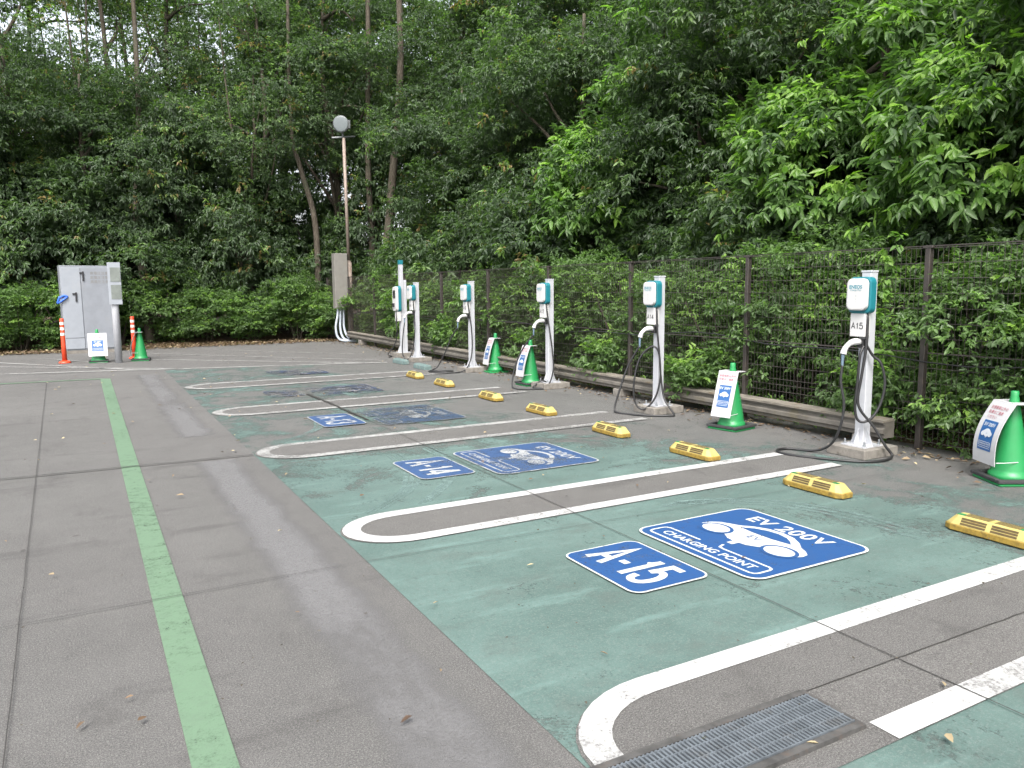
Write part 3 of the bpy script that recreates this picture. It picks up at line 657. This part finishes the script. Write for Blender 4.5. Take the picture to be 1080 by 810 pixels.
# ------------------------------------------------------------------ lamp post with switch box
root = empty('floodlight_pole', (7.18, 23.1, 0), 0, 'tall thin rust-brown pole with a round floodlight on top', 'lamp post')
b = MB(); b.tube([(0, 0, 0), (0, 0, 2.4)], .085, 16); b.tube([(0, 0, 2.4), (0, 0, 2.45)], [.085, .05], 16); b.tube([(0, 0, 2.45), (-.03, 0, 6.05)], .05, 14); b.build('pole', 'lamp_pole', root)
lm = Matrix.Translation((-.12, -.1, 6.42)) @ Matrix.Rotation(R(-35), 4, 'Z') @ Matrix.Rotation(R(98), 4, 'X')
b = MB(); b.lathe([(.09, -.26), (.12, -.22), (.14, -.1), (.21, -.02), (.245, .04), (.23, .05)], 24, lm); h = b.build('lamp_head', 'lamp_metal', root)
b = MB(); b.lathe([(.222, .051), (.20, .056), (.10, .06)], 24, lm); b.build('lens', 'lamp_glass', h)
b = MB(); b.box(-.08, .22, .08, .28, 6.36, 6.60, .01); b.build('ballast_box', 'lamp_metal', root)
b = MB(); b.tube([(-.42, -.12, 6.0), (.35, .12, 6.14)], .03, 8); b.tube([(-.03, 0, 6.03), (-.08, -.02, 6.25)], .035, 8); b.build('bracket', 'lamp_metal', root)
b = MB(); b.box(-.50, -.09, -.17, .10, 1.02, 2.66, .01); bx_ = b.build('switch_box', 'box_grey', root)
b = MB(); b.box(-.485, -.105, -.183, -.172, 1.06, 2.62, .004); b.build('box_door', 'box_grey', bx_)
for k, (a0, pth) in enumerate((((-.40), [(-.40, -.05, 1.03), (-.42, -.06, .8), (-.50, -.1, .45), (-.46, -.16, .15), (-.30, -.25, .05), (.1, -.4, .04)]), ((-.32), [(-.32, -.05, 1.03), (-.33, -.06, .8), (-.36, -.1, .4), (-.3, -.2, .12), (-.1, -.3, .05), (.25, -.45, .04)]), ((-.22), [(-.22, -.05, 1.03), (-.23, -.06, .8), (-.24, -.1, .42), (-.16, -.2, .15), (.05, -.3, .06), (.4, -.5, .04)]))):
    b = MB(); b.tube(spline(pth, 6), .035, 10); b.build('conduit', 'conduit', root)

# ------------------------------------------------------------------ fence
root = empty('mesh_fence', (7.06, 0, 0), 0, 'dark brown wire mesh fence running behind the charging posts', 'fence')
ys = [-.02, 2.28, 4.56, 6.84, 9.12, 11.4, 13.68, 15.96, 18.24, 20.52, 22.8, 25.08]
for y in ys:
    b = MB(); b.box(-.03, .03, y-.026, y+.026, -.05, 1.96, .004); b.box(-.034, .034, y-.05, y+.05, 1.94, 1.965, .003); b.build('fence_post', 'fence', root)
for a, c in zip(ys[:-1], ys[1:]):
    b = MB(); near = c < 12
    L = c-a-.07; nv = int(L/.05)
    for k in range(nv+1):
        y = a+.035+L*k/nv; b.box(.003, .0065, y-.0014, y+.0014, .06, 1.95)
    for k in range(14):
        z = .09+k*.1425
        if z > 1.96: break
        b.box(-.003, .0025, a+.03, c-.03, z-.0026, z+.0026)
    for z in (.45, .95): b.box(.008, .014, a+.03, c-.03, z-.003, z+.003)
    b.build('mesh_panel', 'wire', root)
    b = MB(); b.box(-.005, .005, a+.03, c-.03, 1.955, 1.965); b.build('top_rail', 'fence', root)
# a cable strung along the fence
pts = []
for i, y in enumerate(np.linspace(.5, 24, 60)): pts.append((6.985, y, .93+.05*math.sin(y*1.05)+.03*math.sin(y*2.7)))
b = MB(); b.tube(pts, .007, 6); o = b.build('sagging_cable', 'cable'); tag(o, 'dark cable sagging along the mesh fence at half its height', 'cable')
# low barrier rail on concrete feet
root = empty('low_barrier_rail', (6.86, 4.75, 0), 0, 'low weathered barrier rail on concrete feet in front of the mesh fence', 'barrier rail')
def lp(y): return (.0 if y < 2 else .0)+(y-0)*.008
for y0, y1 in ((0, 6.0), (6.03, 12.0), (12.03, 18.0)):
    prof = [(-.07, .255), (.09, .262), (.09, .10), (-.05, .10), (-.05, .135), (-.085, .15), (-.085, .19), (-.05, .205), (-.05, .235), (-.07, .24)]
    ra = [(px+lp(y0), y0, pz+y0*.003) for px, pz in prof]; rb = [(px+lp(y1), y1, pz+y1*.003) for px, pz in prof]
    b = MB(); b.loft([ra, rb]); b.build('rail', 'rail', root)
    b = MB(); b.loft([[(px+lp(y), y, pz+y*.003) for px, pz in ((-.09, .258), (.10, .265), (.10, .285), (-.09, .28))] for y in (y0, y1)]); b.build('top_plank', 'rail_top', root)
for y in (.25, 4.35, 8.5, 12.6, 16.7):
    b = MB(); b.box(-.10+lp(y), .10+lp(y), y-.09, y+.09, 0, .098+y*.003, .01); b.build('concrete_foot', 'concrete', root)

# ------------------------------------------------------------------ foliage
def nrm(a): return a/np.maximum(np.linalg.norm(a, axis=-1, keepdims=True), 1e-9)
def leaf_mesh(name, P, D, N, L, W, tone, mat):
    S = nrm(np.cross(D, N)); N = np.cross(S, D); n = len(P); L = L[:, None]; W = W[:, None]
    v = np.empty((n, 6, 3))
    v[:, 0] = P; v[:, 1] = P+D*L*.33+S*W*.5+N*W*.18; v[:, 2] = P+D*L*.70+S*W*.36+N*W*.05-N*L*.03
    v[:, 3] = P+D*L-N*L*.14; v[:, 4] = P+D*L*.70-S*W*.36+N*W*.05-N*L*.03; v[:, 5] = P+D*L*.33-S*W*.5+N*W*.18
    me = bpy.data.meshes.new(name); me.vertices.add(n*6); me.vertices.foreach_set('co', v.astype(np.float32).ravel())
    idx = (np.arange(n)[:, None]*6+np.array([0, 1, 2, 3, 0, 3, 4, 5])[None]).astype(np.int32).ravel()
    me.loops.add(n*8); me.loops.foreach_set('vertex_index', idx); me.polygons.add(n*2)
    me.polygons.foreach_set('loop_start', np.arange(n*2, dtype=np.int32)*4); me.update(calc_edges=True)
    at = me.attributes.new('tone', 'FLOAT', 'FACE'); at.data.foreach_set('value', np.repeat(tone, 2).astype(np.float32))
    me.materials.append(MAT[mat]); return me
def sprays(rg, O, U, Lb, T, K, leafL, leafW, young=.15, droop=.35, twig=.32, base=.35):
    B = len(O); up = np.array([0, 0, 1.])
    S = nrm(np.cross(U, up)+rg.normal(0, .15, (B, 3)))
    t = rg.uniform(.2, 1, (B, T)); t[:, 0] = 1
    side = np.where(np.arange(T) % 2 == 0, 1., -1.)[None, :]*rg.uniform(.4, 1.1, (B, T)); side[:, 0] = 0
    td = nrm(U[:, None]*.75+S[:, None]*side[..., None]*.9+rg.normal(0, .28, (B, T, 3))-up*droop*rg.uniform(.3, 1.3, (B, T, 1)))
    tl = twig*(1.15-.55*t)*rg.uniform(.7, 1.3, (B, T))
    A = O[:, None]+U[:, None]*(Lb[:, None]*t)[..., None]-up*(Lb[:, None]*t*t*droop*.5)[..., None]
    s = rg.uniform(.25, 1, (B, T, K)); s[..., :K//2] = rg.uniform(.85, 1.02, (B, T, K//2))
    P = A[:, :, None]+td[:, :, None]*(tl[..., None]*s)[..., None]
    rad = rg.normal(0, 1, (B, T, K, 3)); rad[..., 2] *= .45
    D = nrm(td[:, :, None]*.75+nrm(rad)*.85-up*droop*.9)
    N = nrm(np.broadcast_to(up, D.shape)*.9+U[:, None, None]*.35+rg.normal(0, .38, D.shape))
    L = leafL*rg.uniform(.45, 1.25, (B, T, K))*rg.uniform(.75, 1.2, (B, 1, 1)); W = L*leafW*rg.uniform(.8, 1.2, (B, T, K))
    bt = np.clip(rg.normal(base, .12, B), .05, .7); yb = rg.random(B) < young; bt[yb] = rg.uniform(.65, 1., yb.sum())
    tone = np.clip(bt[:, None, None]+rg.normal(0, .06, (B, T, 1))+rg.normal(0, .07, (B, T, K)), 0, 1)
    f = lambda a: a.reshape(-1, 3)
    return f(P), f(D), f(N), L.ravel(), W.ravel(), tone.ravel()
def crown(name, seed, c, rad, nl, nb, mat, leafL=.13, leafW=.33, T=9, K=7, lobe=.42, Lb=.75, young=.15, droop=.35, twig=.32, base=.35, zmin=None):
    rg = np.random.default_rng(seed); c = np.array(c, float); rad = np.array(rad, float)
    d = nrm(rg.normal(0, 1, (nl, 3))); rr = rg.uniform(.35, .78, (nl, 1)); LC = c+d*rr*rad
    lr = lobe*rg.uniform(.7, 1.25, nl)*rad[:2].mean()
    li = rg.integers(0, nl, nb); dd = nrm(rg.normal(0, 1, (nb, 3))); dd[:, 2] = np.where(dd[:, 2] < -.3, -dd[:, 2]*.6, dd[:, 2])
    out = nrm(LC[li]-c); dd = nrm(dd+out*.55)
    O = LC[li]+dd*(lr[li]*rg.uniform(.55, 1.0, nb))[:, None]*np.array([1, 1, .85])
    U = dd.copy(); U[:, 2] = U[:, 2]*.55-.05; U = nrm(U)
    if zmin is not None: ok = O[:, 2] > zmin; O, U = O[ok], U[ok]
    lb = Lb*rg.uniform(.6, 1.25, len(O))
    r = sprays(rg, O-U*lb[:, None]*.5, U, lb, T, K, leafL, leafW, young, droop, twig, base)
    return leaf_mesh(name, *r, mat), LC
def trunk_mesh(name, seed, pts, r0, r1, LC, nlimb=9, top=1.):
    rg = random.Random(seed); b = MB(); p = spline(pts, 6); n = len(p)
    b.tube(p, [r0*(1.25 if i == 0 else 1)*(1-i/(n-1))+r1*(i/(n-1)) for i in range(n)], 12)
    for k in range(min(nlimb, len(LC))):
        e = Vector(LC[k]); s = p[min(n-2, max(2, int(n*(.35+.55*k/max(1, nlimb)))))]
        if e.z < s.z-1: s = p[max(1, int(n*.3))]
        q = spline([s, s.lerp(e, .5)+Vector((rg.uniform(-.2, .2), rg.uniform(-.2, .2), rg.uniform(.0, .3))), e], 5)
        rl = r0*.42; b.tube(q, [rl*(1-.85*i/(len(q)-1)) for i in range(len(q))], 7)
    me = bpy.data.meshes.new(name); me.from_pydata(b.v, [], b.f); me.polygons.foreach_set('use_smooth', b.sm); me.materials.append(MAT['bark']); me.update(); return me
V = {}
def variant(key, cr, trunk):
    m_, LC = cr; V[key] = (m_, trunk_mesh('trunk', trunk[0], trunk[1], trunk[2], trunk[3], LC, trunk[4]))
# a: near tree with big pale leaves; b: mid dark tree; c: tall forest tree; d: looser tree with gaps
variant('a', crown('crown', 1, (0, 0, 4.6), (2.3, 2.3, 3.2), 24, 760, 'leaf_bright', .155, .34, 9, 7, .36, .85, .30, .45, .34, .40), (1, [(0, 0, -.1), (.1, .05, 1.6), (-.12, .1, 3.2), (.05, -.1, 5), (.1, 0, 7)], .13, .03, 10))
variant('b', crown('crown', 2, (0, 0, 4.8), (2.4, 2.4, 3.5), 26, 1050, 'leaf', .10, .34, 9, 8, .40, .8, .10, .5, .30, .32), (2, [(0, 0, -.1), (-.15, .1, 1.8), (.1, .15, 3.6), (.25, -.05, 5.2), (.2, 0, 7.5)], .15, .03, 10))
variant('c', crown('crown', 3, (0, 0, 7.6), (2.9, 2.9, 4.3), 28, 1150, 'leaf', .095, .38, 9, 8, .38, .95, .12, .4, .36, .30), (3, [(0, 0, -.1), (.2, 0, 2.6), (.0, .2, 5.2), (-.25, 0, 8), (0, 0, 11)], .17, .04, 12))
variant('d', crown('crown', 4, (0, 0, 7.0), (3.0, 3.0, 4.4), 30, 800, 'leaf', .085, .38, 9, 7, .30, .9, .16, .45, .34, .36), (4, [(0, 0, -.1), (-.2, .1, 2.4), (.25, .2, 4.6), (.5, 0, 7), (.3, 0, 10.4)], .15, .035, 14))
variant('u', crown('crown', 9, (0, 0, 2.3), (1.9, 1.9, 1.9), 22, 620, 'leaf', .11, .36, 9, 7, .42, .7, .15, .4, .28, .36), (9, [(0, 0, -.1), (.1, 0, 1), (0, .1, 2.4)], .07, .03, 9))
V['s'] = (crown('foliage', 5, (0, 0, 1.15), (1.05, 1.05, 1.15), 16, 470, 'leaf_shrub', .075, .40, 8, 7, .45, .42, .22, .25, .20, .42, .02)[0], None)
V['t'] = (crown('foliage', 6, (0, 0, 1.05), (1.15, 1.15, 1.10), 16, 480, 'leaf_shrub', .062, .42, 8, 7, .45, .40, .12, .3, .20, .40, .02)[0], None)
stem = MB()
for k in range(7):
    a = k*.9; stem.tube(spline([(.08*math.cos(a), .08*math.sin(a), -.1), (.3*math.cos(a), .3*math.sin(a), .7), (.65*math.cos(a), .65*math.sin(a), 1.6)], 4), [.02*(1-.08*i) for i in range(9)], 6)
stem_me = bpy.data.meshes.new('stems'); stem_me.from_pydata(stem.v, [], stem.f); stem_me.materials.append(MAT['bark'])
def plant(kind, key, x, y, s, rz, label, cat, group, sz=None, z=0.):
    root = empty(kind, (x, y, z), R(rz), label, cat, group); root.scale = (s, s, sz or s)
    cm, tm = V[key]
    for nm, me in (('crown' if tm else 'foliage', cm), ('trunk' if tm else 'stems', tm or stem_me)):
        o = bpy.data.objects.new(nm, me); col.objects.link(o); o.parent = root
    return root
gs = 'evergreen shrubs behind the mesh fence'
sh = [(7.95, 3.0, 's', 'leafy shrub behind the fence at the right edge behind the bulging sign'), (8.05, 4.3, 't', 'leafy shrub behind the fence post right of the A15 charging post'),
      (7.95, 5.5, 's', 'leafy shrub directly behind the A15 charging post'), (8.1, 6.7, 't', 'leafy shrub between the A15 and A14 posts, behind the weighted cone'),
      (7.95, 7.9, 's', 'bright shrub right of the A14 charging post behind the fence'), (8.1, 9.1, 't', 'leafy shrub behind the A14 charging post'),
      (7.95, 10.3, 's', 'leafy shrub left of the A14 charging post behind the fence'), (8.1, 11.6, 't', 'leafy shrub right of the third charging post behind the fence'),
      (8.0, 12.9, 's', 'leafy shrub behind the third charging post'), (8.1, 14.2, 't', 'leafy shrub behind the two neighbouring green cones'),
      (8.0, 15.6, 's', 'leafy shrub behind the post with the coiled cable'), (8.1, 17.1, 't', 'leafy shrub left of the post with the coiled cable'),
      (8.0, 18.7, 's', 'leafy shrub behind the two far charging posts'), (8.1, 20.4, 't', 'leafy shrub left of the tall end charging post'),
      (8.2, 22.4, 's', 'leafy shrub right beside the floodlight pole')]
for i, (x, y, k, lb) in enumerate(sh): plant('evergreen_shrub', k, x, y, rnd.uniform(.92, 1.1), rnd.uniform(0, 360), lb, 'shrub', gs, rnd.uniform(.85, 1.15))
gb = 'evergreen shrubs along the back of the lot'
bs = [(-4.2, 24.6, 's'), (-2.8, 25.0, 's'), (-1.5, 24.9, 't'), (-.4, 25.2, 's'), (.9, 25.6, 't'), (2.1, 25.9, 's'), (3.4, 25.7, 't'), (4.7, 25.4, 's'), (6.0, 25.0, 't'), (7.1, 24.6, 's')]
bl_ = ['bush at the far left edge of the back row', 'bush in the back row left of the orange bollard', 'bright bush just left of the grey cabinet', 'bush directly behind the grey cabinet',
       'bush behind the white pole with plates', 'bush right of the rearmost green cone', 'bush in the back row above the brown leaf litter, left half', 'bush in the middle of the back row', 'bush in the back row left of the switch box', 'bush directly behind the floodlight pole']
for (x, y, k), lb in zip(bs, bl_): plant('evergreen_shrub', k, x, y, rnd.uniform(.95, 1.15), rnd.uniform(0, 360), lb, 'shrub', gb, rnd.uniform(.8, 1.05))
gt = 'front row of forest trees behind the fence'
ft = [(9.6, 2.6, 'a', 'bright large-leaved tree reaching in at the right edge of the photo'), (9.9, 5.0, 'a', 'bright large-leaved tree hanging over the fence behind the A15 charging post'),
      (10.2, 7.4, 'a', 'large-leaved tree with pale shoots left of the A15 charging post'), (10.0, 9.9, 'b', 'dark drooping tree rising behind the A14 charging post'),
      (10.3, 12.4, 'a', 'tree rising between the A14 and the third charging post'), (10.1, 15.0, 'b', 'dark drooping tree rising above the third charging post'),
      (10.4, 17.8, 'b', 'dark tree above the post with the coiled cable'), (10.2, 20.8, 'b', 'dark tree above the two far charging posts'),
      (11.3, 23.6, 'c', 'tall tree just right of the floodlight pole')]
for x, y, k, lb in ft: plant('evergreen_tree', k, x, y, rnd.uniform(.98, 1.12), rnd.uniform(0, 360), lb, 'tree', gt, z=-.7 if k != 'c' else -1.2)
for i, (x, y) in enumerate(((10.6, 3.6), (9.4, 3.9), (11.0, 6.2), (9.7, 8.7), (9.6, 13.6), (9.5, 19.3), (9.3, 22.2), (11.4, 8.6), (11.2, 11.2), (11.6, 13.8), (11.3, 16.4), (11.6, 19.2), (11.2, 22.2), (14.6, 7), (14.8, 11), (15, 15), (15, 20), (12, 25.5), (16, 26))):
    plant('understory_tree', 'u', x, y, rnd.uniform(1.0, 1.25), rnd.uniform(0, 360), 'low leafy tree filling the dark gap behind the fence shrubs', 'tree', 'low trees under the forest canopy')
for i, (x, y) in enumerate(((-5.2, 27.4), (-3.4, 26.9), (-1.3, 27.2), (1.0, 27.0), (2.9, 27.4), (4.8, 26.9), (6.9, 27.2), (9.3, 27), (1.9, 29.8), (5.4, 29.6), (-2.4, 29.6), (-6, 34), (-2, 34.5), (2, 34), (6, 34.5), (10, 34))):
    plant('understory_tree', 'u', x, y, rnd.uniform(1.0, 1.3), rnd.uniform(0, 360), 'low leafy tree filling the gap behind the back row of bushes', 'tree', 'low trees behind the back bushes', [1.25, 1.75, 1.45][i % 3])
g2 = 'tall dark trees deeper in the forest'
deep = 'tall dark forest tree standing deep behind the front row of trees'
for x, y, k in ((13.2, 5, 'c'), (13.6, 8.3, 'c'), (13.0, 11.6, 'c'), (13.8, 15.0, 'b'), (13.2, 18.5, 'c'), (13.8, 22, 'c'), (12.8, 26, 'c'), (17.5, 8, 'c'), (18, 12, 'c'), (17.4, 16.5, 'c'), (18.4, 21, 'c'), (17.5, 26, 'c'), (16.5, 31, 'c'), (23, 12, 'c'), (24, 18, 'c'), (23.5, 24, 'c'), (23, 31, 'c'), (20, 37, 'c'), (13, 35, 'c')):
    plant('forest_tree', k, x, y, rnd.uniform(1.0, 1.25), rnd.uniform(0, 360), deep, 'tree', g2)
g3 = 'trees along the back of the lot'
bt_ = [(-4.6, 27.6, 'd', 'loose tree with sky showing through at the left edge'), (-1.9, 27.9, 'd', 'loose tree with gaps of white sky left of the grey cabinet'), (.6, 27.4, 'b', 'dark low-branched tree rising behind the grey cabinet'),
       (3.0, 28.2, 'b', 'dark low-branched tree in the middle of the back row'), (5.2, 27.0, 'd', 'thin tree whose trunk stands left of the switch box'), (8.0, 27.4, 'c', 'tall tree rising straight behind the floodlight')]
for x, y, k, lb in bt_: plant('evergreen_tree', k, x, y, rnd.uniform(1.0, 1.15), rnd.uniform(0, 360), lb, 'tree', g3)
for x, y, k in ((-5.6, 32, 'd'), (-2.4, 32.5, 'd'), (.8, 31.8, 'd'), (4.0, 32.8, 'd'), (7, 32, 'd'), (10.5, 31, 'c'), (-.6, 37, 'd'), (4.5, 38, 'd'), (8.5, 38, 'c'), (13, 37, 'c'), (-4.4, 35.5, 'd'), (-2.0, 36.5, 'd'), (1.6, 35.5, 'd')):
    plant('forest_tree', k, x, y, rnd.uniform(1.3, 1.5), rnd.uniform(0, 360), 'tall forest tree standing far behind the back row', 'tree', 'far trees behind the back row')
# bare visible trunks
for (x, y, pts, r0, lb) in ((6.75, 25.4, [(0, 0, 0), (.1, 0, 2), (.05, 0, 4), (-.35, 0, 5.6), (-.5, .3, 7), (-.3, .8, 12)], .12, 'slim curved bare trunk left of the floodlight pole'),
                          (8.6, 25.2, [(0, 0, 0), (.05, 0, 3), (.0, 0, 6), (.15, 0, 11), (.2, .5, 14)], .13, 'straight bare trunk right of the floodlight pole'),
                          (1.75, 25.7, [(0, 0, 0), (-.05, 0, 2), (-.1, .6, 4), (.2, 1.5, 7), (.3, 2, 11)], .15, 'stout bare trunk right of the grey cabinet'),
                          (9.1, 24.1, [(0, 0, 0), (-.1, .1, 1.4), (-.3, .1, 2.6), (-.1, 0, 5), (.3, 0, 9), (.4, .5, 14)], .2, 'thick dark trunk just left of the tall end charging post')):
    p = spline([Vector(q)+Vector((x, y, -.1)) for q in pts], 6); b = MB(); b.tube(p, [r0*(1-.6*i/(len(p)-1)) for i in range(len(p))], 12)
    o = b.build('tree_trunk', 'bark'); tag(o, lb, 'tree trunk')
# creeper on the fence by the A15 post
rg = np.random.default_rng(31)
zz = np.linspace(.05, 2.1, 46); O = np.c_[np.full(46, 7.09)+rg.normal(0, .02, 46), 4.98+.05*np.sin(zz*5)+rg.normal(0, .05, 46), zz]
U_ = nrm(np.c_[-np.abs(rg.normal(.6, .2, 46)), rg.normal(0, .7, 46), rg.normal(0, .2, 46)])
me = leaf_mesh('creeper', *sprays(rg, O, U_, np.full(46, .06), 2, 3, .085, .55, 1., .3, .06, .8), 'leaf_bright')
o = bpy.data.objects.new('climbing_creeper', me); col.objects.link(o); tag(o, 'bright green creeper climbing the fence right of the A15 charging post', 'climbing plant')
# undergrowth, low weeds and leaf litter
def scatter(name, n, gen, mat, seed, leafL, wd, kind_lab, young=.2, flat=True, base=.4):
    rg = np.random.default_rng(seed); P = gen(rg, n); a = rg.uniform(0, 2*np.pi, n)
    D = nrm(np.c_[np.cos(a), np.sin(a), rg.uniform(-.05, .15, n) if flat else rg.uniform(.2, 1.2, n)]); N = nrm(np.c_[rg.normal(0, .3, n), rg.normal(0, .3, n), np.ones(n)])
    L = leafL*rg.uniform(.5, 1.3, n); me = leaf_mesh(name, P, D, N, L, L*wd*rg.uniform(.7, 1.3, n), np.clip(rg.normal(base, .25, n), 0, 1), mat)
    o = bpy.data.objects.new(name, me); col.objects.link(o); tag(o, kind_lab, name.replace('_', ' '), kind='stuff')
def band_back(rg, n):
    x = rg.uniform(-8, 7.2, n); return np.c_[x, 23.6+rg.gamma(2., .55, n)*np.where(x > 1.5, 1, .6)-.5, rg.uniform(.01, .05, n)]
scatter('leaf_litter', 6500, band_back, 'leaf_dry', 11, .09, .5, 'brown fallen leaves heaped along the back edge of the lot')
def band_fence(rg, n):
    y = rg.uniform(.5, 24, n); return np.c_[7.0-rg.gamma(1.5, .10, n)*1.4, y, rg.uniform(.012, .03, n)]
scatter('leaf_litter', 1300, band_fence, 'leaf_dry', 12, .06, .45, 'brown fallen leaves gathered along the foot of the fence')
def lot(rg, n):
    x = rg.uniform(-3, 6.6, n); y = rg.uniform(.8, 23, n); return np.c_[x, y, rg.uniform(.026, .03, n)]
scatter('leaf_litter', 240, lot, 'leaf_dry', 13, .045, .42, 'scattered dry leaves lying on the parking lot', base=.65)
scatter('fine_debris', 1500, lot, 'bark', 16, .016, .6, 'tiny dark twigs and grit scattered on the parking lot')
def back_under(rg, n):
    x = rg.uniform(7.35, 13, n); return np.c_[x, rg.uniform(.5, 26, n), rg.uniform(.0, .45, n)**1.5+.05]
scatter('undergrowth', 30000, back_under, 'leaf', 14, .085, .4, 'low green undergrowth on the forest floor behind the fence', flat=False)
def weeds(rg, n):
    return np.c_[rg.normal(7.18, .07, n), rg.uniform(.5, 24, n), rg.uniform(.0, .28, n)]
scatter('weeds', 5000, weeds, 'leaf_bright', 15, .07, .35, 'green weeds growing up through the foot of the mesh fence', flat=False, base=.5)
